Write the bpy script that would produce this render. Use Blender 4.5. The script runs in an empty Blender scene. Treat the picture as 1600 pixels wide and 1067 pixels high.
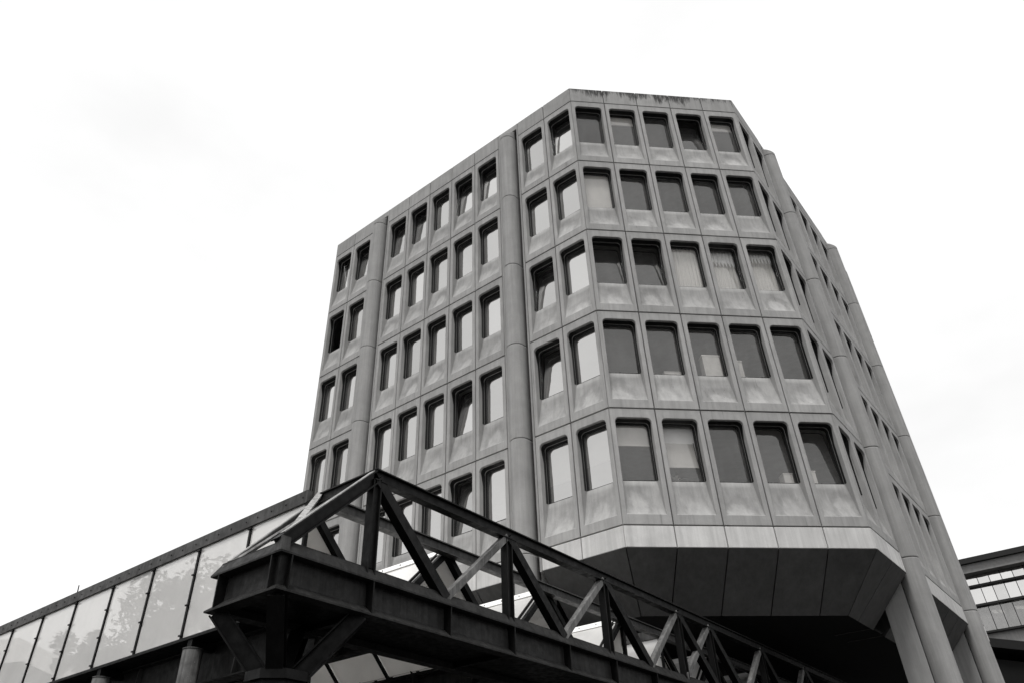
import bpy, math, random
from mathutils import Vector, Matrix
random.seed(7)
R = math.radians
sc = bpy.context.scene
# ------------------------------------------------------------------ camera
cd = bpy.data.cameras.new("camera"); cam = bpy.data.objects.new("camera", cd)
sc.collection.objects.link(cam); sc.camera = cam
cd.sensor_width = 36.0; cd.lens = 25.892; cd.clip_start = .1; cd.clip_end = 3000
rt = Vector((.62732313, -.77811082, -.03176854)); up = Vector((-.43496748, -.38393047, .81449413)); bk = Vector((-.6459636, -.49713273, -.57930137))
m = Matrix.Identity(4)
for i in range(3):
    m[i][0], m[i][1], m[i][2] = rt[i], up[i], bk[i]
m[0][3], m[1][3], m[2][3] = -17.854, -10.001, 1.65
cam.matrix_world = m
# ------------------------------------------------------------------ world: overcast sky, neutral grey
SUN_EL, SUN_AZ = R(60), R(203)          # azimuth measured from +X towards +Y
w = bpy.data.worlds.new("World"); sc.world = w; w.use_nodes = True
nt = w.node_tree; nt.nodes.clear()
def wn(t, **k):
    n = nt.nodes.new(t)
    for a, b in k.items(): setattr(n, a, b)
    return n
sky = wn("ShaderNodeTexSky", sky_type='NISHITA', sun_disc=False)
sky.sun_elevation = SUN_EL; sky.sun_rotation = R(90) - SUN_AZ; sky.dust_density = 6; sky.air_density = 1
bw = wn("ShaderNodeRGBToBW"); tc = wn("ShaderNodeTexCoord")
mp = wn("ShaderNodeMapping"); mp.inputs['Scale'].default_value = (1, 1, 2.2)
nz = wn("ShaderNodeTexNoise"); nz.inputs['Scale'].default_value = 1.7; nz.inputs['Detail'].default_value = 5; nz.inputs['Roughness'].default_value = .55
mr = wn("ShaderNodeMapRange"); mr.inputs['From Min'].default_value = .3; mr.inputs['From Max'].default_value = .7
mr.inputs['To Min'].default_value = 6.4; mr.inputs['To Max'].default_value = 7.7
ma = wn("ShaderNodeMath", operation='MULTIPLY_ADD'); ma.inputs[1].default_value = .03
bg = wn("ShaderNodeBackground"); bg.inputs['Strength'].default_value = .1; out = wn("ShaderNodeOutputWorld")
L = nt.links.new
L(tc.outputs['Generated'], mp.inputs['Vector']); L(mp.outputs[0], nz.inputs['Vector']); L(nz.outputs['Fac'], mr.inputs['Value'])
L(sky.outputs[0], bw.inputs[0]); L(bw.outputs[0], ma.inputs[0]); L(mr.outputs[0], ma.inputs[2]); L(ma.outputs[0], bg.inputs['Color']); L(bg.outputs[0], out.inputs[0])
# ------------------------------------------------------------------ sun (diffused by cloud)
sd = bpy.data.lights.new("sun", 'SUN'); sd.energy = 1.5; sd.angle = R(15); sd.color = (1, .99, .975)
so = bpy.data.objects.new("sun", sd); sc.collection.objects.link(so)
sdir = Vector((math.cos(SUN_EL)*math.cos(SUN_AZ), math.cos(SUN_EL)*math.sin(SUN_AZ), math.sin(SUN_EL)))
so.rotation_euler = sdir.to_track_quat('Z', 'Y').to_euler()
vs = sc.view_settings; vs.view_transform = 'Standard'; vs.look = 'None'; vs.exposure = 0.56; vs.gamma = 1.0; vs.use_curve_mapping = False

# ================================================================== materials
def g(v, a=1): return (v, v*.990, v*.974, a)
class NT:
    def __init__(s, name):
        s.m = bpy.data.materials.new(name); s.m.use_nodes = True; s.t = s.m.node_tree; s.t.nodes.clear()
        s.out = s.n("ShaderNodeOutputMaterial")
    def n(s, t, inp=None, **k):
        x = s.t.nodes.new(t)
        for a, b in k.items(): setattr(x, a, b)
        for a, b in (inp or {}).items():
            if hasattr(b, 'links'): s.t.links.new(b, x.inputs[a])
            else: x.inputs[a].default_value = b
        return x
    def math(s, op, a, b=0.0, c=None, clamp=False):
        d = {0: a, 1: b}
        if c is not None: d[2] = c
        return s.n("ShaderNodeMath", d, operation=op, use_clamp=clamp).outputs[0]
    def noise(s, vec, scale, detail=4, rough=.55, dist=0):
        return s.n("ShaderNodeTexNoise", {'Vector': vec, 'Scale': scale, 'Detail': detail, 'Roughness': rough, 'Distortion': dist}).outputs['Fac']
    def rng(s, v, a, b, c, d): return s.n("ShaderNodeMapRange", {'Value': v, 'From Min': a, 'From Max': b, 'To Min': c, 'To Max': d}).outputs[0]
    def coords(s, jitter=60):
        tc = s.n("ShaderNodeTexCoord"); oi = s.n("ShaderNodeObjectInfo")
        o = s.math('MULTIPLY', oi.outputs['Random'], jitter)
        v = s.n("ShaderNodeVectorMath", {0: tc.outputs['Object'], 1: o}, operation='ADD').outputs[0]
        return tc.outputs['Object'], v, oi.outputs['Random']
    def scale(s, v, xyz): return s.n("ShaderNodeVectorMath", {0: v, 1: xyz}, operation='MULTIPLY').outputs[0]
    def grey(s, v):
        c = s.n("ShaderNodeCombineColor", {0: v, 1: s.math('MULTIPLY', v, .990), 2: s.math('MULTIPLY', v, .974)})
        return c.outputs[0]
    def bsdf(s, col, rough=.8, spec=.3, bump=None, bstr=.2, bdist=.01, metal=0):
        d = {'Base Color': col, 'Roughness': rough, 'Specular IOR Level': spec, 'Metallic': metal}
        if bump is not None:
            d['Normal'] = s.n("ShaderNodeBump", {'Height': bump, 'Strength': bstr, 'Distance': bdist}).outputs[0]
        return s.n("ShaderNodeBsdfPrincipled", d).outputs[0]
    def done(s, sh): s.t.links.new(sh, s.out.inputs[0]); return s.m

def concrete(name, base, var=.16, kind='plain', tv=.08):
    k = NT(name); obj, v, rnd = k.coords()
    big = k.rng(k.noise(v, 1.3, 5, .6, .4), .3, .7, 1-var, 1+var)
    fine = k.rng(k.noise(v, 60, 3, .6), .3, .7, .94, 1.06)
    streak = k.rng(k.noise(k.scale(v, (7, 7, .35)), 1, 5, .65), .35, .75, 1.07, .80)
    tone = k.rng(rnd, 0, 1, 1-tv, 1+tv)
    val = k.math('MULTIPLY', k.math('MULTIPLY', k.math('MULTIPLY', big, fine), streak), tone)
    if kind == 'panel':
        sp = k.n("ShaderNodeSeparateXYZ", {0: obj})
        wob = k.math('MULTIPLY', k.math('SUBTRACT', k.noise(v, 2.6, 4, .6), .5), .75)
        r2 = k.math('FRACT', k.math('MULTIPLY', rnd, 13.7)); r3 = k.math('FRACT', k.math('MULTIPLY', rnd, 41.3))
        dx = k.math('MULTIPLY', k.math('SUBTRACT', sp.outputs[0], k.rng(r2, 0, 1, .50, .98)), k.rng(r3, 0, 1, 1.35, 2.1))
        dz = k.math('MULTIPLY', k.math('ADD', sp.outputs[2], k.rng(r3, 0, 1, 3.6, 3.25)), k.rng(r2, 0, 1, .85, 1.35))
        rr = k.math('ADD', k.math('SQRT', k.math('ADD', k.math('MULTIPLY', dx, dx), k.math('MULTIPLY', dz, dz))), wob)
        ring = k.n("ShaderNodeValToRGB", {0: k.math('DIVIDE', rr, 1.6)})
        e = ring.color_ramp.elements
        e[0].position = .0; e[0].color = (.54, .54, .54, 1); e[1].position = 1.0; e[1].color = (.5, .5, .5, 1)
        for pos, c in ((.26, .57), (.37, .44), (.46, .41), (.60, .50)):
            x = ring.color_ramp.elements.new(pos); x.color = (c, c, c, 1)
        ins = k.math('GREATER_THAN', sp.outputs[1], .03)          # only the sloping apron collects this dirt
        low = k.rng(sp.outputs[2], -2.36, -2.6, 0, 1)
        f = k.math('MULTIPLY', k.math('MULTIPLY', ins, low), k.rng(k.math('FRACT', k.math('MULTIPLY', rnd, 5.9)), 0, 1, .10, 1.0))
        mul = k.math('ADD', 1.0, k.math('MULTIPLY', f, k.math('MULTIPLY', k.math('SUBTRACT', ring.outputs[0], .5), 2.4)))
        val = k.math('MULTIPLY', val, mul)
        drip = k.rng(k.noise(k.scale(v, (16, 16, .5)), 1, 3, .6), .60, .70, 0, 1)
        patch = k.rng(k.noise(v, .9, 3, .5), .50, .62, 0, 1)
        val = k.math('MULTIPLY', val, k.math('SUBTRACT', 1.0, k.math('MULTIPLY', k.math('MULTIPLY', drip, patch), .30)))
        # grime fringe just above and below horizontal joints
        top = k.rng(k.math('ADD', sp.outputs[2], k.math('MULTIPLY', k.noise(k.scale(v, (9, 9, 1)), 1, 4), .25)), -.02, .16, 1, .84)
        val = k.math('MULTIPLY', val, top)
    if kind == 'parapet':
        sp = k.n("ShaderNodeSeparateXYZ", {0: obj})
        n1 = k.noise(k.scale(v, (6, 6, .9)), 1, 6, .72); big2 = k.noise(k.scale(v, (1.1, 1.1, .2)), 1, 2, .5)
        reach = k.math('MULTIPLY_ADD', n1, 1.9, k.math('MULTIPLY_ADD', big2, 1.6, -1.36))   # how far each run comes down
        depth = k.math('ADD', sp.outputs[2], reach)
        dark = k.rng(depth, -.05, .30, 0, 1)
        pale = k.math('MULTIPLY', k.rng(k.noise(k.scale(v, (17, 17, 1.6)), 1, 5, .7), .53, .60, 0, 1), k.rng(depth, -.12, .15, 0, 1))
        val = k.math('MULTIPLY', val, k.math('SUBTRACT', 1.0, k.math('MULTIPLY', dark, .84)))
        val = k.math('ADD', val, k.math('MULTIPLY', pale, .45))
    col = k.grey(k.math('MULTIPLY', val, base))
    return k.done(k.bsdf(col, .85, .25, k.noise(v, 90, 4, .6), .12, .01))

def steel(name, base, rough=.5):
    k = NT(name); obj, v, rnd = k.coords()
    a = k.rng(k.noise(v, 2.2, 5, .65, .6), .3, .7, .6, 1.5)
    st = k.rng(k.noise(k.scale(v, (14, 14, .6)), 1, 5, .7), .38, .72, .75, 1.6)
    sc_ = k.rng(k.noise(v, 34, 5, .7), .62, .72, 0, 1)
    val = k.math('MULTIPLY', k.math('MULTIPLY', a, st), base)
    val = k.math('ADD', val, k.math('MULTIPLY', sc_, base*1.6))
    return k.done(k.bsdf(k.grey(val), k.rng(k.noise(v, 8, 4), .3, .7, rough-.1, rough+.2), .14, k.noise(v, 22, 5, .6), .25, .012))

def plain(name, base, rough=.7, spec=.3, var=.12, sc_=3):
    k = NT(name); obj, v, rnd = k.coords()
    val = k.math('MULTIPLY', k.rng(k.noise(v, sc_, 5), .3, .7, 1-var, 1+var), base)
    return k.done(k.bsdf(k.grey(val), rough, spec))

def glass(name, lo, hi, tint=.7, dirt=.08, dirtcol=.5, ior=1.5):
    """window glass: see-through, mirror share rising from lo at normal incidence to hi at grazing, with a film of dirt"""
    k = NT(name); obj, v, rnd = k.coords()
    fr = k.n("ShaderNodeFresnel", {'IOR': ior}).outputs[0]
    fac = k.rng(fr, .04, .5, lo, hi)
    fac = k.math('MULTIPLY', fac, k.rng(rnd, 0, 1, .84, 1.14))
    wav = k.n("ShaderNodeBump", {'Height': k.noise(v, 1.3, 2), 'Strength': .12, 'Distance': .05}).outputs[0]
    gl = k.n("ShaderNodeBsdfGlossy", {'Color': g(.9), 'Roughness': .02, 'Normal': wav}).outputs[0]
    tr = k.n("ShaderNodeBsdfTransparent", {'Color': g(tint)}).outputs[0]
    di = k.n("ShaderNodeBsdfDiffuse", {'Color': g(dirtcol)}).outputs[0]
    dm = k.math('MULTIPLY', k.rng(k.noise(k.scale(v, (3, 3, 1)), 1, 5, .7), .3, .75, .35, 1.6), dirt)
    a = k.n("ShaderNodeMixShader", {0: dm, 1: tr, 2: di}).outputs[0]
    return k.done(k.n("ShaderNodeMixShader", {0: fac, 1: a, 2: gl}).outputs[0])

def milky(name, col, trans, lo, hi, rough=.03, through=.0):
    """dirty translucent glazing sheet"""
    k = NT(name); obj, v, rnd = k.coords()
    val = k.math('MULTIPLY', k.rng(k.noise(v, 1.1, 6, .65, .5), .3, .7, .92, 1.05), k.rng(k.noise(v, 28, 4, .7), .62, .74, 1, .86))
    c = k.grey(k.math('MULTIPLY', val, col))
    di = k.n("ShaderNodeBsdfDiffuse", {'Color': c}).outputs[0]; ts = k.n("ShaderNodeBsdfTranslucent", {'Color': c}).outputs[0]
    a = k.n("ShaderNodeMixShader", {0: trans, 1: di, 2: ts}).outputs[0]
    if through:
        a = k.n("ShaderNodeMixShader", {0: through, 1: a, 2: k.n("ShaderNodeBsdfTransparent", {'Color': g(.8)}).outputs[0]}).outputs[0]
    fr = k.n("ShaderNodeFresnel", {'IOR': 1.5}).outputs[0]
    gl = k.n("ShaderNodeBsdfGlossy", {'Color': g(.95), 'Roughness': rough}).outputs[0]
    return k.done(k.n("ShaderNodeMixShader", {0: k.rng(fr, .04, .4, lo, hi), 1: a, 2: gl}).outputs[0])

M = dict(
    panel=concrete("precast_concrete", .31, .12, 'panel'), plainc=concrete("plain_concrete", .28, .12),
    parapet=concrete("stained_parapet_concrete", .30, .12, 'parapet'), band=concrete("clean_band_concrete", .52, .10),
    soffit=concrete("shaded_soffit_concrete", .07, .16), column=concrete("column_concrete", .29, .10, tv=.02),  # soffit: same concrete, its downward-facing shade put into a darker base
    gasket_shade=plain("black_gasket_shade", .008, .5), frame=plain("dark_window_frame", .02, .45),
    glassF=glass("window_glass", .098, .45, .80, .07), glassL=glass("brightened_left_glass", .56, .74, .4, .06, .6),  # left-face glass mirrors more, to brighten its sky reflection
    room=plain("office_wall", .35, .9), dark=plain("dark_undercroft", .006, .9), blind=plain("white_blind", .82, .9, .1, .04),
    roofing=plain("roofing_felt", .12, .9), ground=plain("asphalt", .05, .9, .2, .3, .4),
    steel=steel("dark_painted_steel", .0030, .45), steel2=steel("grey_steel", .05, .42), tie=steel("lit_tie_steel", .11, .5), girder=steel("grimy_girder_steel", .016, .5), brace=steel("pale_brace_steel", .26, .45), eaves=plain("grey_eaves", .22, .9), bolt=plain("bolt_head", .006, .5),
    colsteel=steel("column_steel", .07, .5), flash=plain("white_flashing", .80, .6, .3, .05),
    wallglass=milky("frosted_screen_glass", .93, .40, .15, .40, .012), roofglass=milky("white_roof_glazing", .94, .32, .06, .4, .12),
    paper=plain("pale_card", .75, .9), leaf=plain("leaves", .06, .6, .3, .3, 2), bark=plain("bark", .07, .9), pot=plain("plant_pot", .2, .6),
    glassB=glass("bright_strip_glass", .78, .9, .3, .25, .6), glassG=glass("grey_strip_glass", .24, .5, .35, .25, .4),
    fascia=plain("dark_fascia", .010, .6), canvas=plain("pale_canvas", .45, .9), lamp=None)
k = NT("fluorescent_tube"); M['lamp'] = k.done(k.n("ShaderNodeEmission", {'Color': (1, .99, .96, 1), 'Strength': 1.6}).outputs[0])

# ================================================================== mesh helpers
COL = sc.collection
class MB:
    def __init__(s): s.v = []; s.f = []; s.mi = []; s.cur = 0
    def add(s, vs): i = len(s.v); s.v += [tuple(x) for x in vs]; return i
    def face(s, idx):
        q = []
        for a in idx:
            if not q or a != q[-1]: q.append(a)
        if len(q) > 1 and q[0] == q[-1]: q.pop()
        if len(q) > 2: s.f.append(q); s.mi.append(s.cur)
    def poly(s, vs): i = s.add(vs); s.face(range(i, i+len(vs)))
    def hexa(s, a, b):
        """a, b: matching rings of points; closed prism between them"""
        n = len(a); i = s.add(a); j = s.add(b)
        for k in range(n): s.face((i+k, i+(k+1) % n, j+(k+1) % n, j+k))
        s.face(range(i+n-1, i-1, -1)); s.face(range(j, j+n))
    def box(s, x0, x1, y0, y1, z0, z1):
        s.hexa([(x0, y0, z0), (x1, y0, z0), (x1, y1, z0), (x0, y1, z0)], [(x0, y0, z1), (x1, y0, z1), (x1, y1, z1), (x0, y1, z1)])
    def bar(s, p, q, wid, hei, side):
        """rectangular bar from p to q; wid along `side`, hei across"""
        p, q = Vector(p), Vector(q); d = (q-p).normalized(); sd_ = Vector(side); sd_ = (sd_-d*sd_.dot(d)).normalized(); u = sd_.cross(d)
        r = [sd_*(a*wid/2)+u*(b_*hei/2) for a, b_ in ((-1, -1), (1, -1), (1, 1), (-1, 1))]
        s.hexa([p+x for x in r], [q+x for x in r])
    def hbeam(s, p, q, wid, hei, side, tf=.022, tw=.03):
        """H section: flanges `wid` wide (along side) at +-hei/2, web between"""
        p, q = Vector(p), Vector(q); d = (q-p).normalized(); sd_ = Vector(side); sd_ = (sd_-d*sd_.dot(d)).normalized(); u = sd_.cross(d)
        W, H = wid/2, hei/2
        pr = [(-W, -H), (W, -H), (W, -H+tf), (tw, -H+tf), (tw, H-tf), (W, H-tf), (W, H), (-W, H), (-W, H-tf), (-tw, H-tf), (-tw, -H+tf), (-W, -H+tf)]
        s.hexa([p+sd_*a+u*b_ for a, b_ in pr], [q+sd_*a+u*b_ for a, b_ in pr])
    def cyl(s, p, q, r0, r1=None, n=16):
        p, q = Vector(p), Vector(q); d = (q-p).normalized(); r1 = r0 if r1 is None else r1
        a = d.orthogonal().normalized(); b_ = d.cross(a)
        c = [a*math.cos(t)+b_*math.sin(t) for t in [2*math.pi*i/n for i in range(n)]]
        s.hexa([p+x*r0 for x in c], [q+x*r1 for x in c])
    def mesh(s, name, mats, smooth=False):
        me = bpy.data.meshes.new(name); me.from_pydata(s.v, [], s.f)
        for x in (mats if isinstance(mats, (list, tuple)) else [mats]): me.materials.append(x)
        if len(me.materials) > 1: me.polygons.foreach_set('material_index', s.mi)
        if smooth: me.polygons.foreach_set('use_smooth', [True]*len(me.polygons))
        me.update(); me.validate(); return me
def link(name, me, parent=None, mat=None):
    o = bpy.data.objects.new(name, me); COL.objects.link(o)
    if parent: o.parent = parent
    if mat is not None: o.matrix_local = mat
    return o
def tag(o, label=None, cat=None, group=None, kind=None):
    for a, b in (('label', label), ('category', cat), ('group', group), ('kind', kind)):
        if b: o[a] = b
    return o
def empty(name, loc, label, cat, group=None):
    o = bpy.data.objects.new(name, None); COL.objects.link(o); o.location = loc; return tag(o, label, cat, group)
def part(mb, name, mat, parent, smooth=False):
    """mb is in world coordinates; parent sits unrotated at its location"""
    off = Vector(parent.matrix_world.translation) if parent.parent else Vector(parent.location)
    mb.v = [tuple(Vector(x)-off) for x in mb.v]
    return link(name, mb.mesh(name, mat, smooth), parent)
def sub(mb, name, mat, prt, root):
    off = Vector(root.location); mb.v = [tuple(Vector(x)-off) for x in mb.v]
    return link(name, mb.mesh(name, mat), prt)

# ================================================================== ground
mb = MB(); mb.poly([(-1500, -1500, 0), (1500, -1500, 0), (1500, 1500, 0), (-1500, 1500, 0)])
tag(link("ground", mb.mesh("ground", M['ground'])), kind='structure')

# ================================================================== the office building
S = math.sqrt(.5)
BF, BL, GAP = 1.5, 1.469, 1.165
ZT, PAR, H, BAND = 29.72, .915, 3.864, .659
LEV = [ZT-PAR-H*i for i in range(6)]           # top joint of each window storey, last = top of the band
Z7 = LEV[5]-BAND; SD = 1.48; ZS = Z7-1.48      # soffit: 1.48 in, 1.48 down
LEN = 9*BL+2*GAP; BR = 1.5; LENR = 9*BR+2*GAP
B0 = Vector((0, 0, 0)); FR = Vector((5*BF*S, -5*BF*S, 0))
bld = empty("office_building", (0, 0, 0), "tall chamfered precast concrete office block with rows of round-cornered windows", "building")
G = .015
def face_frame(origin, t, nin):
    mm = Matrix.Identity(4)
    for i in range(3): mm[i][0], mm[i][1], mm[i][2], mm[i][3] = t[i], nin[i], (0, 0, 1)[i], origin[i]
    return mm
Ffr = face_frame(B0, (S, -S, 0), (S, S, 0))
Lfr = face_frame((0, LEN, 0), (0, -1, 0), (1, 0, 0))
Rfr = face_frame(FR, (1, 0, 0), (0, 1, 0))

def arc(cx, cz, r, a0, a1, n): return [(cx+r*math.cos(R(a0+(a1-a0)*i/n)), cz+r*math.sin(R(a0+(a1-a0)*i/n))) for i in range(n+1)]
NB = 9; NS = 4; NA = 5; DEP = .30
def ring_pts(x0, x1, zt, zb, r, rb=0):
    """anticlockwise from bottom-left along the bottom"""
    p = [(x0+(x1-x0)*i/NB, zb) for i in range(NB+1)]
    p += [(x1, zb+(zt-r-zb)*i/NS) for i in range(1, NS)]
    p += arc(x1-r, zt-r, r, 0, 90, NA)
    p += [(x1-r+(x0+2*r-x1)*i/4, zt) for i in range(1, 4)]
    p += arc(x0+r, zt-r, r, 90, 180, NA)
    p += [(x0, zt-r+(zb-zt+r)*i/NS) for i in range(1, NS)]
    return p
def panel_mesh(W):
    mb = MB(); w0, w1 = G+.003, W-G-.003; z0, z1 = -G-.007, -H+G+.007
    dep = DEP
    A = ring_pts(.15, W-.15, -.32, -3.54, .17); Bq = ring_pts(.166, W-.166, -.336, -3.50, .158); C = ring_pts(.185, W-.185, -.362, -2.36, .15)
    n = len(A)
    def outer(i):
        x, z = A[i]
        if i <= NB: return (w0 if i == 0 else w1 if i == NB else x, z1)
        if i < NB+NS: return (w1, z)
        if i < NB+NS+NA+1:
            return (w1, z) if i == NB+NS else (x, z0) if i == NB+NS+NA else (w1, z0)
        if i < NB+NS+NA+4: return (x, z0)
        j = i-(NB+NS+NA+4)
        if j <= NA: return (x, z0) if j == 0 else (w0, z) if j == NA else (w0, z0)
        return (w0, z)
    be = .010
    key = {}
    def V(x, y, z):
        kk = (round(x, 5), round(y, 5), round(z, 5))
        if kk not in key: key[kk] = mb.add([kk])
        return key[kk]
    O = [outer(i) for i in range(n)]
    def inset(x, z): return (x+be if x == w0 else x-be if x == w1 else x, z-be if z == z0 else z+be if z == z1 else z)
    ringO = [V(*[(q := inset(*o))[0], 0, q[1]]) for o in O]
    ringE = [V(o[0], be, o[1]) for o in O]; ringK = [V(o[0], .2, o[1]) for o in O]
    ringA = [V(x, 0, z) for x, z in A]
    yB = lambda i: .035 if 0 <= i <= NB else .014
    ringB = [V(x, yB(i), z) for i, (x, z) in enumerate(Bq)]
    rings = [ringK, ringE, ringO, ringA, ringB]
    ROWS = 6
    for rw in range(1, ROWS+1):
        f = rw/ROWS; rr = []
        for i in range(n):
            bx, bz = Bq[i]; cx, cz = C[i]; x = bx+(cx-bx)*f; z = bz+(cz-bz)*f; y = yB(i)+(dep-yB(i))*f
            if 0 < i < NB:      # pillow-like hollow of the apron
                y += .095*math.sin(math.pi*f)*math.sin(math.pi*i/NB)**.6
            rr.append(V(x, y, z))
        rings.append(rr)
    rings.append([V(x, dep+.05, z) for x, z in C])
    for a, b_ in zip(rings, rings[1:]):
        for i in range(n):
            j = (i+1) % n; mb.face((a[i], a[j], b_[j], b_[i]))
    me = mb.mesh("window_panel", M['panel'])
    # smooth only the apron
    for p in me.polygons:
        c = p.center
        if c.y > .03 and c.z < -2.36 and .2 < c.x < W-.2: p.use_smooth = True
    return me
def frame_mesh(W):
    mb = MB(); A = ring_pts(.185, W-.185, -.362, -2.36, .15); Bq = ring_pts(.215, W-.215, -.392, -2.345, .13)
    n = len(A); a0 = mb.add([(x, DEP+.012, z) for x, z in A]); b0 = mb.add([(x, DEP+.012, z) for x, z in Bq]); b1 = mb.add([(x, DEP+.12, z) for x, z in Bq])
    for i in range(n):
        j = (i+1) % n; mb.face((a0+i, a0+j, b0+j, b0+i)); mb.face((b0+i, b0+j, b1+j, b1+i))
    reveal_shade = []  # black lining added over the concrete reveal, painting its shade, deepest under the lintel
    for i in range(NB, n+1):
        i %= n; x, z = A[i]; q_ = min(1, max(0, (z+1.0)/.45)); y0 = .185-.10*q_; f0 = (y0-.014)/(DEP-.014)
        t = .019*(1-f0)-.005; u = .026*(1-f0)-.005
        sx = -1 if x < W*.3 else 1 if x > W*.7 else 0
        reveal_shade.append(((x, DEP+.011, z), (x+sx*t, y0, z+(u if z > -.52 else 0))))
    k0 = mb.add([q for p_ in reveal_shade for q in p_])
    for i in range(len(reveal_shade)-1): mb.face((k0+2*i, k0+2*i+2, k0+2*i+3, k0+2*i+1))
    return mb.mesh("window_frame", M['gasket_shade'])
ZH = -2.335      # sash hinge height
def pane_mesh(W, gm):
    """sash: glass sheet with a dark rim; origin at the hinge on the bottom edge"""
    mb = MB(); A = ring_pts(.218, W-.218, -.395, -2.338, .128); Bq = ring_pts(.24, W-.24, -.418, -2.322, .115)
    n = len(A); o = lambda q, y: [(x, y, z-ZH) for x, z in q]
    mb.cur = 1
    a0 = mb.add(o(A, 0)); b0 = mb.add(o(Bq, 0)); a1 = mb.add(o(A, .04))
    for i in range(n):
        j = (i+1) % n; mb.face((a0+i, a0+j, b0+j, b0+i)); mb.face((a1+i, a1+j, a0+j, a0+i))
    mb.cur = 0
    c0 = mb.add(o(Bq, .006)); mb.face(range(c0, c0+n))
    return mb.mesh("pane", [gm, M['frame']])
def box_mesh(name, W, z0, z1, y0, y1, mat):
    mb = MB(); be = .01
    x0, x1 = G, W-G; z0 += G; z1 -= G
    r0 = [(x0+be, y0, z0+be), (x1-be, y0, z0+be), (x1-be, y0, z1-be), (x0+be, y0, z1-be)]
    r1 = [(x0, y0+be, z0), (x1, y0+be, z0), (x1, y0+be, z1), (x0, y0+be, z1)]
    r2 = [(x0, y1, z0), (x1, y1, z0), (x1, y1, z1), (x0, y1, z1)]
    i, j, k_ = mb.add(r0), mb.add(r1), mb.add(r2)
    mb.face(range(i, i+4))
    for a, b_ in ((i, j), (j, k_)):
        for q in range(4): r_ = (q+1) % 4; mb.face((a+q, a+r_, b_+r_, b_+q))
    mb.face(range(k_+3, k_-1, -1))
    return mb.mesh(name, mat)
def blind_mesh(W, z_bot, folds):
    mb = MB(); n = 40; top = -.2
    r0 = []; r1 = []
    for i in range(n+1):
        x = .18+(W-.36)*i/n; y = .42+(.02*math.sin(i*1.3) if folds else 0); r0.append((x, y, top)); r1.append((x, y, z_bot))
    a, b_ = mb.add(r0), mb.add(r1)
    for i in range(n): mb.face((a+i, a+i+1, b_+i+1, b_+i))
    mb.box(.18, W-.18, .405, .435, z_bot-.03, z_bot)
    return mb.mesh("blind", M['blind'])

PM = {}
for key_, W_, gm in (('F', BF, M['glassF']), ('L', BL, M['glassL']), ('R', BR, M['glassF'])):
    PM[key_] = (panel_mesh(W_) if key_ != 'R' else PM['F'][0], frame_mesh(W_) if key_ != 'R' else PM['F'][1], pane_mesh(W_, gm),
                box_mesh("parapet_panel", W_, -PAR, 0, 0, .30, M['parapet'] if key_ == 'F' else M['plainc']), box_mesh("band_panel", W_, -BAND, 0, 0, .14, M['band']), W_)
def bays(bw_):
    """left edges of the bays along a 2-5-2 run"""
    xs = []; x = 0
    for k_ in range(9):
        if k_ in (2, 7): x += GAP
        xs.append(x); x += bw_
    return xs
RUNS = {'F': [BF*i for i in range(5)], 'L': bays(BL), 'R': bays(BR)}
FRM = {'F': Ffr, 'L': Lfr, 'R': Rfr}
OPEN = {('L', 0, 1): 3.6, ('L', 0, 2): 3.6, ('L', 0, 3): 3.8, ('L', 0, 5): 4.2, ('L', 0, 6): 4, ('L', 0, 8): 4.5, ('L', 1, 0): 62, ('L', 2, 7): 7,
        ('L', 3, 5): 7.5, ('L', 3, 7): 7, ('L', 4, 5): 6.5, ('L', 0, 0): 2, ('F', 0, 3): 9, ('F', 2, 0): 9, ('F', 2, 1): 9, ('F', 2, 3): 8, ('F', 2, 4): 7,
        ('F', 4, 1): 8, ('F', 4, 4): 7, ('F', 4, 3): 3}
BLIND = {('F', 2, 2): (-2.3, 1), ('F', 2, 3): (-2.3, 1), ('F', 2, 4): (-2.3, 1), ('F', 1, 0): (-2.3, 0), ('F', 4, 0): (-1.1, 0), ('F', 4, 1): (-1.75, 0), ('F', 0, 1): (-.9, 0),
         ('F', 0, 4): (-.85, 0), ('L', 4, 7): (-1.7, 0), ('L', 4, 8): (-1.5, 0)}
for kf, xs in RUNS.items():
    pm, fm, gm, parm, bandm, W_ = PM[kf]; fr = FRM[kf]
    for ci, x in enumerate(xs):
        link("parapet_panel", parm, bld, fr @ Matrix.Translation((x, 0, ZT)))
        link("band_panel", bandm, bld, fr @ Matrix.Translation((x, 0, LEV[5])))
        for ri in range(5):
            p = link("window_panel", pm, bld, fr @ Matrix.Translation((x, random.uniform(-.004, .004), LEV[ri])))
            link("window_frame", fm, p)
            a = OPEN.get((kf, ri, ci), random.uniform(-.4, .4))
            mm = Matrix.Translation((0, DEP+.035, ZH)) @ Matrix.Rotation(R(random.uniform(-1.1, 1.1)), 4, 'Z') @ Matrix.Rotation(R(-a), 4, 'X')
            link("pane", gm, p, mm)
            if (kf, ri, ci) in BLIND:
                zb, fo = BLIND[(kf, ri, ci)]; link("blind", blind_mesh(W_, zb, fo), p, Matrix.Translation((0, .12 if a > 5 else 0, 0)))
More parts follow.
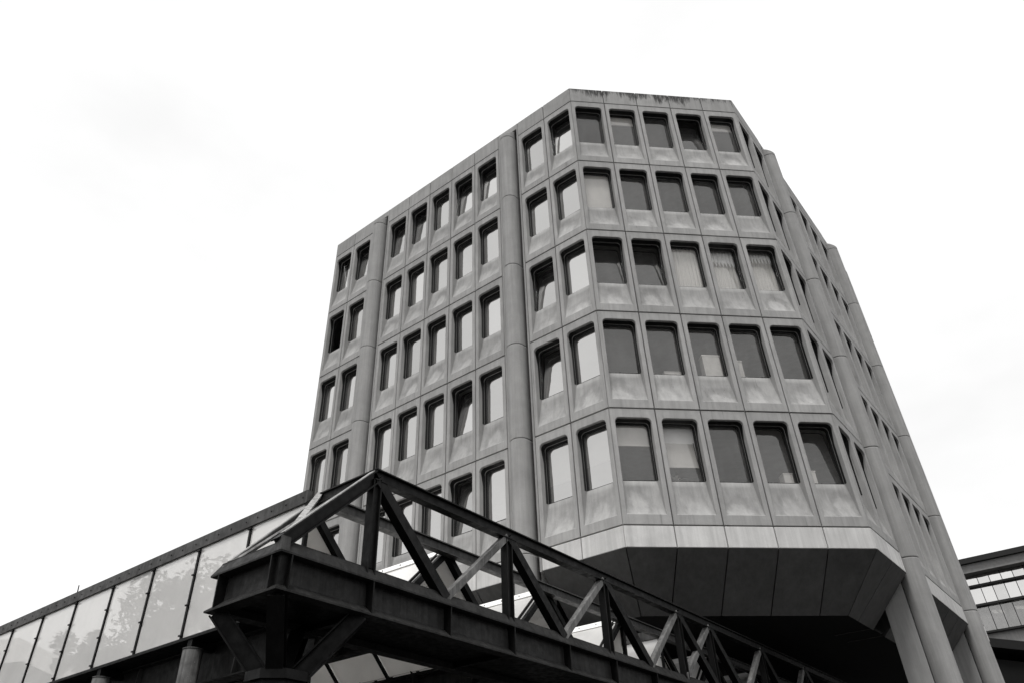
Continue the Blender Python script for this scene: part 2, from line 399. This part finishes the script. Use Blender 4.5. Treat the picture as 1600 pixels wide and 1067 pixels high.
# joints are backed by a dark air barrier set behind the panel edges: mullion strips between neighbouring windows
def quadsoffit(fr, x0, x1, b0, b1, name="soffit_panel"):
    """sloping soffit panel below the band: top edge x0..x1, bottom edge b0..b1"""
    mb = MB()
    t = [(x0, 0, Z7), (x1, 0, Z7), (b1, SD, ZS), (b0, SD, ZS)]
    nrm = (Vector(t[1])-Vector(t[0])).cross(Vector(t[3])-Vector(t[0])).normalized()
    if nrm.z > 0: nrm = -nrm
    t2 = [tuple(Vector(q)-nrm*.1) for q in t]
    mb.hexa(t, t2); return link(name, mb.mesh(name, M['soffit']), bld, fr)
CUT = SD*math.tan(R(22.5)); g2 = .02
for kf, xs in RUNS.items():
    W_ = PM[kf][5]; fr = FRM[kf]; n = len(xs)
    for ci, x in enumerate(xs):
        l = x+g2; r_ = x+W_-g2; bl, br = l, r_
        if (kf == 'F' and ci == 0) or (kf == 'R' and ci == 0) : bl = l+CUT
        if (kf == 'F' and ci == n-1) or (kf == 'L' and ci == n-1): br = r_-CUT
        quadsoffit(fr, l, r_, bl, br)
# end cheeks of the soffit beside each column gap, and blank filler behind each gap
RAD = .35
for kf in ('L', 'R'):
    fr = FRM[kf]; xs = RUNS[kf]
    for gi in (1, 6):
        e0 = xs[gi]+PM[kf][5]; e1 = xs[gi+1]; xc = (e0+e1)/2
        for xe, sg in ((e0, -1), (e1, 1)):
            mb = MB(); a = xe+sg*.005; b_ = xe+sg*.08
            tri = [(0.03, Z7+.01), (SD, ZS+.04), (SD+1.2, ZS+.04), (SD+1.2, Z7+.01)]
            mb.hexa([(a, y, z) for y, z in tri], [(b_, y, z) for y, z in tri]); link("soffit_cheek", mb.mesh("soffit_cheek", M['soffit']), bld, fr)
            # narrow return strip that edges the window bays
            mb = MB(); s0, s1 = (xe+.004, xe+.085) if sg < 0 else (xe-.085, xe-.004)
            mb.box(s0, s1, .012, .5, Z7, ZT-.0); link("edge_strip", mb.mesh("edge_strip", M['plainc']), bld, fr)
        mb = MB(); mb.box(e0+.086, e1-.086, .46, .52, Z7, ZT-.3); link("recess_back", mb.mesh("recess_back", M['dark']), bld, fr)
        mb = MB(); mb.box(e0+.088, e1-.088, .016, .3, ZT-.33, ZT-.002); link("parapet_filler", mb.mesh("parapet_filler", M['plainc']), bld, fr)
        # column: pier below, a drum per storey, sloping cap
        def drum(z0, z1, slope=0, depth=.5, nseg=28, r=RAD, yc=-.05):
            mb = MB(); prof = [(xc+r, depth)]+[(xc+r*math.cos(t), yc-r*math.sin(t)) for t in [math.pi*i/nseg for i in range(nseg+1)]]+[(xc-r, depth)]
            zt = lambda y: z1-(slope*max(0, (.2-y)) if slope else 0)
            be = .012
            lo0 = [(x, y, z0+be) for x, y in prof]; hi = [(x, y, zt(y)-be) for x, y in prof]
            sh = lambda q: (xc+(q[0]-xc)*.97, yc+(q[1]-yc)*.97)
            lo = [(*sh(q), z0) for q in prof]; hi2 = [(*sh(q), zt(q[1])) for q in prof]
            lo1 = [(x, y, z+.03) for x, y, z in lo0]; hi1 = [(x, y, z-.03) for x, y, z in hi]
            i0, i1, ia, ib, i2, i3 = mb.add(lo), mb.add(lo0), mb.add(lo1), mb.add(hi1), mb.add(hi), mb.add(hi2); n = len(prof)
            for a, b_ in ((i0, i1), (i1, ia), (ia, ib), (ib, i2), (i2, i3)):
                for q in range(n): r_ = (q+1) % n; mb.face((a+r_, a+q, b_+q, b_+r_))
            mb.face(range(i3, i3+n)); mb.face(range(i0+n-1, i0-1, -1))
            me = mb.mesh("drum", M['column'])
            for p in me.polygons:
                if abs(p.normal.z) < .3: p.use_smooth = True
            return me
        col = link("column", drum(0, LEV[5]-.12, depth=.27), bld, fr)
        for i in range(5): link("column_drum", drum(LEV[i+1]-(.10 if i == 4 else 0), LEV[i]-.02), col)
        link("column_cap", drum(LEV[0]+.0, LEV[0]+.62, slope=.75, depth=.2), col)
        mb = MB(); mb.box(xc-RAD, xc+RAD, .30, 1.0, 0, ZS+2.2); link("pier_wall", mb.mesh("pier_wall", M['column']), col)
# plain faces out of sight, roof, floors, core, underside
def octa(ins):
    """plan octagon inset by ins"""
    E = 5*BF*S; a = ins; c = ins*math.tan(R(22.5)); Ln = LEN
    LR = LENR; x0, x1, y0, y1 = a, 2*E+LR-a, -E+a, Ln+E-a
    return [(x0, Ln-c), (x0, c), (E+c, y0), (E+LR-c, y0), (x1, c), (x1, Ln-c), (E+LR-c, y1), (E+c, y1)]
def slab(name, ins, z0, z1, mat):
    mb = MB(); o = octa(ins); mb.hexa([(x, y, z0) for x, y in o], [(x, y, z1) for x, y in o]); return link(name, mb.mesh(name, mat), bld)
slab("roof", .32, ZT-.45, ZT-.25, M['roofing'])
for i in range(1, 6): slab("floor_slab", .70, LEV[i]-.16, LEV[i]+.14, M['room'])
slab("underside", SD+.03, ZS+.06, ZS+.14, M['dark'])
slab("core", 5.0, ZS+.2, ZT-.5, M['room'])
slab("ground_storey", 6.6, 0, ZS+.1, M['dark'])  # near-black base: the undercroft's shade is put into its colour
o8 = octa(.0)
for i in range(8):
    a, b_ = Vector((*o8[i], 0)), Vector((*o8[(i+1) % 8], 0))
    if i in (0, 1, 2): continue                # window faces
    t = (b_-a).normalized(); nin = Vector((-t.y, t.x, 0))
    mb = MB(); mb.hexa([(*(q.xy), Z7) for q in (a+t*.012, b_-t*.012, b_-t*.08+nin*.2, a+t*.08+nin*.2)], [(*(q.xy), ZT) for q in (a+t*.012, b_-t*.012, b_-t*.08+nin*.2, a+t*.08+nin*.2)])
    link("rear_wall", mb.mesh("rear_wall", M['plainc']), bld)

# ================================================================== steel walkway truss
CX, CY, CZ = -12.289, -1.735, 4.65
SL = .0178                                      # the deck falls gently towards the building
def T(x, y, z): return Vector((CX+x, CY+y, CZ+z-SL*x))
class TB(MB):
    """mesh builder in walkway coordinates"""
    def add(s, vs): return MB.add(s, [T(*q) if s.loc else q for q in vs])
    loc = True
XE = 30.0; WY = 1.62
tr = empty("truss_walkway", (CX, CY, 0), "dark riveted steel truss walkway with hipped braced end, crossing in front of the concrete block", "footbridge")
prof = [(0, 0), (0, .025), (.15, .15), (.16, .44), (.17, .49), (.0, .49), (.0, .515), (.09, .675), (.09, .69), (.22, .69), (.22, 0)]
def girder(x0, x1, side, mitre):
    mb = TB()
    ys = (lambda o: o) if side == 0 else (lambda o: WY-o)
    a = [(x0+(o if mitre else 0), ys(o), z) for o, z in prof]; b_ = [(x1, ys(o), z) for o, z in prof]
    mb.hexa(a, b_) ; return mb
def orient(o):
    import bmesh
    bm = bmesh.new(); bm.from_mesh(o.data); bmesh.ops.recalc_face_normals(bm, faces=bm.faces); bm.to_mesh(o.data); bm.free(); return o
gn = orient(part(girder(0, XE, 0, True), "edge_girder", M['girder'], tr)); gf = orient(part(girder(0, XE, 1, True), "edge_girder", M['girder'], tr))
mb = TB(); mb.hexa([(o, o, z) for o, z in prof], [(o, WY-o, z) for o, z in prof]); ge = orient(part(mb, "end_girder", M['girder'], tr))
mb = TB(); mb.box(.2, XE, .2, WY-.2, .10, .16); part(mb, "deck_plate", M['steel'], tr)
for i in range(8):
    mb = TB(); x = 1.66+i*3.28; mb.box(x-.04, x+.04, .2, WY-.2, .02, .0995); part(mb, "cross_beam", M['steel'], tr)
stiffx = [.20, 1.66, 3.32, 4.95, 6.62, 8.26, 9.9, 11.5, 13.14, 14.8, 16.4, 18.1, 19.7, 21.4, 23.0, 24.7, 26.3, 28.0]
st = [(.004, .012), (.004, .03), (.16, .165), (.165, .485), (.012, .485), (.012, .02)]
for x in stiffx:
    mb = TB(); poly = [(.004, .026), (.16, .16), (.17, .485), (.004, .485)]
    mb.hexa([(x-.012, y, z) for y, z in poly], [(x+.012, y, z) for y, z in poly]); orient(sub(mb, "stiffener", M['steel'], gn, tr))
for y in (.20, WY-.20):
    mb = TB(); mb.hexa([(o, y-.012, z) for o, z in poly], [(o, y+.012, z) for o, z in poly]); orient(sub(mb, "stiffener", M['steel'], ge, tr))
mb = TB(); mb.box(.07, .2, .07, .2, .02, .5); part(mb, "corner_post", M['steel'], tr)
mb = TB(); mb.box(-.006, .13, -.006, .13, .512, .700); part(mb, "corner_block", M['steel2'], tr)
# cover channel at the foot of the glazing
mb = TB(); mb.cyl((.5, .26, .73), (XE, .26, .73), .035, n=10); part(mb, "gutter_pipe", M['steel'], tr)
TOPS = [1.62, 4.92, 8.20, 11.46, 13.14, 16.40, 19.70, 23.0, 26.3, 29.6]; ZC = 2.18
SY = (0, 1, 0)
for yt, nm in ((.12, 0), (1.50, 1)):
    s_ = M['steel'] if nm == 0 else M['steel2']  # far side in lighter steel: its lit face is put into the colour
    mb = TB(); mb.loc = False; mb.hbeam(T(TOPS[0]-.06, yt, ZC), T(XE, yt, ZC), .17, .20, SY); part(mb, "top_chord", s_, tr)
    mb = TB(); mb.loc = False; mb.hbeam(T(.02 if not nm else .1, yt, .60), T(TOPS[0]+.02, yt, ZC+.0), *((.17, .19) if not nm else (.09, .09)), SY); part(mb, "end_raker", s_, tr)
    if nm: continue
    for x in TOPS:
        mb = TB(); mb.loc = False; mb.hbeam(T(x, yt, .55), T(x, yt, ZC-.09), .15, .17, SY); part(mb, "post", s_, tr)
    segs = []
    for i, x in enumerate(TOPS[:-1]):
        x2 = TOPS[i+1]
        if x2-x < 2: segs += [((x, ZC-.06), (x2, .64), 0), ((x, .64), (x2, ZC-.06), 1)]
        else:
            xm = (x+x2)/2; segs += [((x+.02, ZC-.06), (xm, .62), 0), ((xm, .62), (x2-.02, ZC-.06), 1)]
    for a, b_, kd in segs:
        mb = TB(); mb.loc = False; mb.bar(T(a[0], yt+(.0 if kd else .012), a[1]), T(b_[0], yt+(.0 if kd else .012), b_[1]), .13 if kd else .17, .115 if kd else .17, SY)
        part(mb, "tie_bar" if kd else "diagonal", M['tie'] if kd else s_, tr)  # ties paler than diagonals: skylit upper faces painted into the steel
A_, B_, C_, D_ = (.10, .12, .68), (TOPS[0], .12, ZC+.13), (TOPS[0], 1.50, ZC+.13), (.10, 1.50, .68)
mb = TB(); mb.loc = False; mb.hbeam(T(TOPS[0], .2, ZC), T(TOPS[0], 1.42, ZC), .14, .18, (1, 0, 0)); part(mb, "head_beam", M['girder'], tr)
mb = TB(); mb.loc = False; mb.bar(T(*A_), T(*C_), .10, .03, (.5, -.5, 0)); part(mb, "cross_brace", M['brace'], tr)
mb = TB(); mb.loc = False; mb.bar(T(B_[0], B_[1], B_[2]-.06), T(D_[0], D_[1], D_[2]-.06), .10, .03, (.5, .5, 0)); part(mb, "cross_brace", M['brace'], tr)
for yt, xa, off in ((.12, .02, .102), (1.50, .1, .052)):       # added pale strips: skylight on the rakers' upper faces put into colour
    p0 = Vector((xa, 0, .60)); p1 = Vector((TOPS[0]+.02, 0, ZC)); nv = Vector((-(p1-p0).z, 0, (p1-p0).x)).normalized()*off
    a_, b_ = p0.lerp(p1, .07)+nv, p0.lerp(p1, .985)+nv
    mb = TB(); mb.loc = False; mb.bar(T(a_.x, yt, a_.z), T(b_.x, yt, b_.z), .12 if yt < 1 else .085, .013, SY); part(mb, "raker_lit_strip", M['brace'], tr)
# branching support
pc = (.80, .80)
mb = TB(); n8 = lambda r, z: [(pc[0]+r*math.cos(R(22.5+45*i)), pc[1]+r*math.sin(R(22.5+45*i)), z) for i in range(8)]
mb.hexa(n8(.44, -.92), n8(.44, -.80)); mb.hexa(n8(.36, -1.02), n8(.36, -.921)); mb.hexa(n8(.45, -1.16), n8(.45, -1.021)); mb.hexa(n8(.33, -4.60), n8(.33, -1.161)); part(mb, "support_column", M['steel'], tr)
for q in ((.14, .14), (1.56, .14), (.14, WY-.14), (1.56, WY-.14)):
    mb = TB(); mb.loc = False; d = Vector((q[0]-pc[0], q[1]-pc[1])).normalized()
    mb.hbeam(T(pc[0]+d.x*.26, pc[1]+d.y*.26, -.80), T(q[0], q[1], .012), .22, .24, (-d.y, d.x, 0)); part(mb, "support_strut", M['steel'], tr)

# ================================================================== glazed sawtooth canopies behind the truss
def canopy(label, name, x_first, apexes, x_last, ylen, wall_last):
    root = empty(name, (CX+x_first, CY+1.6, 0), label, "canopy")
    n = ylen; dy = 1.6; y0 = 1.70; HX = 1.64; ZR = 2.20; ZV = .58
    ye = y0+n*dy
    fac = TB(); fac.box(x_first-.05, x_first+.05, y0-.12, ye, 2.10, 2.325); f = part(fac, "fascia", M['steel2'], root)
    bo = TB()
    for i in range(n*4):
        y = y0+.05+i*.4+(.0 if i % 4 else -.06)
        bo.loc = True; bo.cyl((x_first-.05, y, 2.21), (x_first-.062, y, 2.21), .014, n=6)
    sub(bo, "bolt_row", M['bolt'], f, root)['kind'] = 'stuff'
    mb = TB(); mb.box(x_first-.06, x_first+.07, y0-.1, ye, .36, .455); part(mb, "bottom_rail", M['steel'], root)
    # main girder under the wall with stiffeners
    mb = TB(); mb.loc = False; mb.hbeam(T(x_first+.42, y0-.2, .04), T(x_first+.42, ye, .04), .30, .62, (1, 0, 0)); part(mb, "main_girder", M['girder'], root)
    mb = TB(); mb.box(x_first-.16, x_first+.55, y0-.1, ye, .352, .358); part(mb, "ledge_plate", M['steel'], root)
    for i in range(n+1):
        y = y0-.15+i*dy
        mb = TB(); mb.loc = False; mb.bar(T(x_first, y, .41), T(x_first, y, 2.12), .055, .07, (0, 1, 0))
        for zc in (.52, 1.05, 1.6, 2.05):
            mb.loc = True; mb.box(x_first-.06, x_first-.035, y-.07, y+.05, zc-.012, zc+.012)
        part(mb, "mullion", M['steel'], root)
        mb = TB(); mb.loc = True; xg = x_first+.42
        mb.hexa([(xg-.145, y+.3, -.24), (xg-.03, y+.3, -.24), (xg-.03, y+.3, .33), (xg-.10, y+.3, .33)], [(xg-.145, y+.32, -.24), (xg-.03, y+.32, -.24), (xg-.03, y+.32, .33), (xg-.10, y+.32, .33)])
        part(mb, "stiffener", M['steel2'], root)
        if i < n:
            mb = TB(); mb.box(x_first-.006, x_first+.006, y+.03, y+dy-.03, .45, 2.11); part(mb, "screen_pane", M['wallglass'], root)
    slopes = []
    slopes.append((x_first, x_first+HX))
    for a in apexes: slopes += [(a, a-HX), (a, a+HX)]
    if x_last: slopes.append((x_last, x_last-HX))
    for xr, xv in slopes:
        sg = 1 if xv > xr else -1
        P = lambda f, y, o=0: (xr+(xv-xr)*f+sg*o*.7, y, ZR+(ZV-ZR)*f+o*.7)
        nrm = (sg, 0, 1)
        for i in range(n+1):
            y = y0+i*dy; e = i == 0
            mb = TB(); mb.loc = False
            if e:
                mb.bar(T(*P(0, y-.05)), T(*P(1, y-.05)), .10, .12, (0, 1, 0)); mb.bar(T(*P(.01, y+.10, .06)), T(*P(1, y+.10, .06)), .05, .05, (0, 1, 0)); part(mb, "end_rafter", M['steel'], root)
            else:
                mb.bar(T(*P(.02, y, .0)), T(*P(1, y, .0)), .05, .07, (0, 1, 0)); part(mb, "glazing_bar", M['steel'], root)
            if i < n:
                mb = TB(); a, b_, c, d = P(.03, y+.03, .035), P(.99, y+.03, .035), P(.99, y+dy-.03, .035), P(.03, y+dy-.03, .035)
                mb.hexa([a, b_, c, d], [(q[0]+sg*.006, q[1], q[2]+.006) for q in (a, b_, c, d)]); part(mb, "roof_pane", M['roofglass'], root)
    for a in apexes+([x_last] if x_last else []):
        mb = TB(); pr = [(-.155, -.105), (-.02, .045), (.02, .045), (.155, -.105), (.145, -.115), (0, .02), (-.145, -.115)]
        mb.hexa([(a+x, y0-.10, ZR+.05+z) for x, z in pr], [(a+x, ye, ZR+.05+z) for x, z in pr]); f = orient(part(mb, "ridge_flashing", M['flash'], root))
        bo = TB()
        for i in range(n*3):
            y = y0+.1+i*.53; bo.cyl((a-.10, y, ZR+.012), (a-.112, y, ZR+.024), .014, n=6)
        sub(bo, "bolt_row", M['bolt'], f, root)['kind'] = 'stuff'
    vs_ = sorted({round(v_, 2) for _, v_ in slopes})
    done = []
    for xv in vs_:
        if done and abs(xv-done[-1]) < .3: continue
        done.append(xv)
        mb = TB(); mb.box(xv-.16, xv+.16, y0-.1, ye, ZV-.10, ZV-.03); part(mb, "valley_gutter", M['steel'], root)
        mb = TB(); mb.loc = False; mb.hbeam(T(xv, y0-.1, ZV-.32), T(xv, ye, ZV-.32), .20, .44, (1, 0, 0)); vb = part(mb, "valley_beam", M['girder'], root)
        for i in range(n):
            for sg in (-1, 1):
                y = y0+.6+i*dy; mb = TB(); tri = [(xv+sg*.035, ZV-.515), (xv+sg*.10, ZV-.515), (xv+sg*.30, ZV-.02), (xv+sg*.035, ZV-.11)]
                mb.hexa([(x, y, z) for x, z in tri], [(x, y+.02, z) for x, z in tri]); sub(mb, "stiffener", M['girder'], vb, root)
    if wall_last:
        for i in range(n+1):
            y = y0+i*dy; mb = TB(); mb.loc = False; mb.bar(T(x_last+.05, y-.05, .3), T(x_last+.05, y-.05, 2.12), .08, .10, (0, 1, 0)); part(mb, "mullion", M['steel'], root)
            if i < n:
                mb = TB(); mb.box(x_last+.045, x_last+.055, y+.03, y+dy-.12, .5, 2.08); part(mb, "screen_pane", M['wallglass'], root)
    return root
c1 = canopy("long canopy of frosted vertical glass and white sawtooth glazing left of the concrete block", "glazed_canopy", 1.46, [4.92, 8.20], 11.40, 11, True)
c2 = canopy("short dark-edged sawtooth glazed canopy tucked under the concrete block's overhang", "glazed_canopy", 13.20, [16.40, 19.70], None, 2, False)
for y in (4.22, 7.32, 10.4, 13.5):
    mb = TB(); mb.cyl((1.42, y, -4.56), (1.42, y, .19), .165, n=24); mb.cyl((1.42, y, .191), (1.42, y, .205), .175, n=24); c = part(mb, "round_column", M['colsteel'], c1, True)
    mb = TB(); mb.box(1.33, 1.8, y-.07, y+.07, .206, .351); sub(mb, "bracket", M['steel'], c, c1)
mb = TB(); mb.cyl((1.46, 9.75, 2.32), (1.44, 9.73, 2.50), .012, n=6); part(mb, "stub_rod", M['steel'], c1)

# ================================================================== strip-glazed building at the right
XB = 90.0; kx = (XB+17.85)/(55+17.85)
def yb(y): return -10+(y+10)*kx
def zb(z): return 1.65+(z-1.65)*kx
nb = empty("glazed_building", (XB, yb(-8), 0), "low modern building with bands of strip glazing and dark overhanging roof beyond the right column", "building")
Y0, Y1 = yb(-40), yb(14)
def bblock(name, x0, x1, z0, z1, mat):
    mb = MB(); mb.box(x0, x1, Y0, Y1, z0, z1); return part(mb, name, mat, nb)
bblock("roof_edge", XB-2.0, XB+26, zb(21.0), zb(21.42), M['fascia']); bblock("roof_soffit", XB-1.5, XB+.3, zb(20.3), zb(20.98), M['eaves'])
bblock("clerestory_back", XB+.6, XB+.8, zb(19.6), zb(20.29), M['dark'])
bblock("sill_band", XB-.6, XB+25, zb(19.30), zb(19.46), M['fascia']); bblock("sill_band", XB-.6, XB+25, zb(17.78), zb(17.95), M['fascia']); bblock("sill_band", XB-.6, XB+25, zb(15.70), zb(15.84), M['fascia'])
bblock("spandrel_wall", XB+.1, XB+25, 0, zb(15.69), M['plainc']); bblock("inner_wall", XB+5, XB+24, zb(15.85), zb(20.28), M['room'])
ny = -2.04+.872*16; rows = [(19.47, 20.25, 'glassB'), (17.96, 19.29, 'glassB'), (15.85, 17.77, 'glassG')]
for i in range(36):
    ya, yc = yb(ny-i*.872), yb(ny-(i+1)*.872)
    for z0, z1, mt in rows:
        mb = MB(); mb.box(XB-.02, XB+.02, yc+.04, ya-.04, zb(z0)+.01, zb(z1)-.01); part(mb, "strip_pane", M[mt], nb)
    mb = MB(); mb.box(XB-.06, XB+.06, ya-.035, ya+.035, zb(15.85), zb(20.29)); part(mb, "mullion", M['fascia'], nb)
for (y, z) in ((-2.2, 17.55), (-2.7, 17.5), (-3.9, 17.55), (-4.2, 17.5), (-1.9, 18.95), (-3.4, 18.9), (-5.0, 18.85)):
    mb = MB(); mb.box(XB+1.5, XB+3.2, yb(y)-.22, yb(y)+.22, zb(z), zb(z)+.06); part(mb, "ceiling_lamp", M['lamp'], nb)
# dark pitched roof low at the right
X2 = 40.0; k2 = (X2+17.85)/(55+17.85); q = lambda z: 1.65+(z-1.65)*k2
lr = empty("low_roof", (X2, -8, 0), "low black sloping roof in front of the strip-glazed building at lower right", "roof")
mb = MB(); Ya, Yb = 6.0, -14.5
za, zb_ = q(15.35)+9.2*.292, q(15.35)-3.3
mb.hexa([(X2, Ya, za), (X2+9, Ya, za-.5), (X2+9, Yb, zb_-.5), (X2, Yb, zb_)], [(X2, Ya, za-.55), (X2+9, Ya, za-1.05), (X2+9, Yb, zb_-1.05), (X2, Yb, zb_-.55)]); part(mb, "roof_plate", M['fascia'], lr)
mb = MB(); mb.box(X2+.6, X2+8.4, Yb+.4, Ya-.3, 0, zb_-1.2); part(mb, "wall", M['dark'], lr)
mb = MB(); mb.hexa([(X2+.6, Ya-.3, zb_-1.19), (X2+.6, Yb+.4, zb_-1.19), (X2+.6, Ya-.3, za-1.2)], [(X2+8.4, Ya-.3, zb_-1.19), (X2+8.4, Yb+.4, zb_-1.19), (X2+8.4, Ya-.3, za-1.2)]); part(mb, "gable", M['dark'], lr)

# ================================================================== trees and a canvas shelter opposite the glass screen (seen mirrored in it)
def crown_mesh(seed, rx, rz, n):
    rnd = random.Random(seed); mb = MB(); lobes = []
    for i in range(34):
        a = rnd.uniform(0, 6.283); e = rnd.uniform(-.6, 1.2); d = rnd.uniform(.35, 1.0)
        lobes.append((Vector((math.cos(a)*math.cos(e)*rx*d, math.sin(a)*math.cos(e)*rx*d, math.sin(e)*rz*d)), rnd.uniform(.14, .38)*rx))
    for i in range(n):
        c, r = rnd.choice(lobes); d = Vector((rnd.gauss(0, 1), rnd.gauss(0, 1), rnd.gauss(0, 1))).normalized()*r*rnd.random()**.35
        p = c+d; a = Vector((rnd.gauss(0, 1), rnd.gauss(0, 1), rnd.gauss(0, .6))).normalized(); b_ = a.orthogonal().normalized(); s_ = rnd.uniform(.12, .26)
        mb.poly([p-a*s_, p+b_*s_*.45, p+a*s_, p-b_*s_*.45])
    return mb.mesh("crown", M['leaf'])
def trunk_mesh(h):
    mb = MB(); mb.cyl((0, 0, 0), (.1, .05, h*.55), .28, .18, 10); rnd = random.Random(3)
    for i in range(7):
        a = i*.9; z = h*(.35+.03*i); mb.cyl((.06, .03, z), (math.cos(a)*h*.22, math.sin(a)*h*.22, z+h*.25), .09, .03, 6)
    return mb.mesh("trunk", M['bark'])
cm = [crown_mesh(1, 3.2, 3.6, 5200), crown_mesh(5, 2.9, 4.0, 5200)]; tm = trunk_mesh(12)
tl = ["leafy tree mirrored tallest in the frosted glass, beside the truss end", "second leafy tree mirrored in the frosted glass, left of the tallest", "low rounded tree mirrored in the middle of the frosted glass",
      "thin-crowned tree mirrored in the frosted glass beside the pale shelter", "bushy tree mirrored low in the frosted glass behind the shelter tip"]
for i, (x, y, s_) in enumerate([(-23.2, 24.5, 1.06), (-23.6, 29.0, .99), (-23.0, 33.2, .93), (-24.0, 37.2, .97), (-25.0, 41.5, .93)]):
    t = empty("leafy_tree", (x, y, 0), tl[i], "tree", "trees mirrored in the glass screen")
    link("trunk", tm, t, Matrix.Rotation(i*1.3, 4, 'Z') @ Matrix.Scale(s_, 4)); link("crown", cm[i % 2], t, Matrix.Translation((0, 0, 10.0*s_)) @ Matrix.Rotation(i*2.1, 4, 'Z') @ Matrix.Scale(s_, 4))
sh = empty("canvas_shelter", (-19, 36, 0), "pale peaked canvas shelter mirrored at the left of the frosted glass", "shelter")
mb = MB(); n = 12
for i in range(n):
    for j in range(n):
        def hp(i, j):
            u, v_ = i/n, j/n; return (-22+u*6, 33+v_*16, 9.2+2.6*max(0, 1-abs(v_-.12)*5)**1.5+.8*(1-abs(u-.5)*2)+1.0*v_)
        mb.poly([hp(i, j), hp(i+1, j), hp(i+1, j+1), hp(i, j+1)])
part(mb, "canvas", M['canvas'], sh)
for x in (-21.7, -16.4):
    for y in (33.4, 48.6): mb = MB(); mb.cyl((x, y, 0), (x, y, 9.6), .12, n=8); part(mb, "pole", M['colsteel'], sh)

# ================================================================== things on the office window sills
def facepos(fr, x, y, z): return fr @ Vector((x, y, z))
def sillbox(kf, ri, ci, x, w_, h_, d_, label, name="card_box"):
    fr = FRM[kf]; xx = RUNS[kf][ci]+x; z = LEV[ri]-2.36
    mb = MB(); mb.box(-w_/2, w_/2, 0, d_, 0, h_*.93); mb.box(-w_/2-.012, w_/2+.012, -.012, d_+.012, h_*.931, h_)
    o = link(name, mb.mesh(name, M['paper']), None, fr @ Matrix.Translation((xx, .42, z))); return tag(o, label, "box")
sillbox('F', 3, 2, .95, .62, .95, .3, "tall pale box behind the third window of the fourth storey down")
sillbox('F', 3, 1, 1.0, .6, .22, .3, "flat pale box behind the second window of the fourth storey down")
sillbox('F', 3, 3, .35, .35, .75, .3, "upright pale folder box behind the fourth window of the fourth storey down")
sillbox('F', 4, 4, .35, .35, .5, .3, "small pale box behind the fifth window of the lowest storey")
sillbox('F', 4, 3, 1.1, .3, .4, .3, "small pale box behind the fourth window of the lowest storey")
def plant(kf, ri, ci, x, label):
    fr = FRM[kf]; t = tag(bpy.data.objects.new("potted_plant", None), label, "plant"); COL.objects.link(t)
    t.matrix_world = fr @ Matrix.Translation((RUNS[kf][ci]+x  , .62, LEV[ri]-2.36))
    mb = MB(); mb.cyl((0, 0, 0), (0, 0, .16), .07, .10, 12); link("pot", mb.mesh("pot", M['pot']), t)
    mb = MB(); rnd = random.Random(9)
    for i in range(26):
        a = rnd.uniform(0, 6.28); l = rnd.uniform(.2, .42); e = rnd.uniform(.3, 1.3); d = Vector((math.cos(a)*math.cos(e), math.sin(a)*math.cos(e), math.sin(e)))
        sd_ = Vector((-math.sin(a), math.cos(a), 0))*.022; p0 = Vector((0, 0, .15)); p1 = p0+d*l*.6; p2 = p0+d*l+Vector((0, 0, -.08))
        mb.poly([p0-sd_, p0+sd_, p1+sd_, p1-sd_]); mb.poly([p1-sd_, p1+sd_, p2])
    link("foliage", mb.mesh("foliage", M['paper']), t)
plant('F', 4, 1, .55, "spiky potted plant under the blind of the second window in the lowest storey")
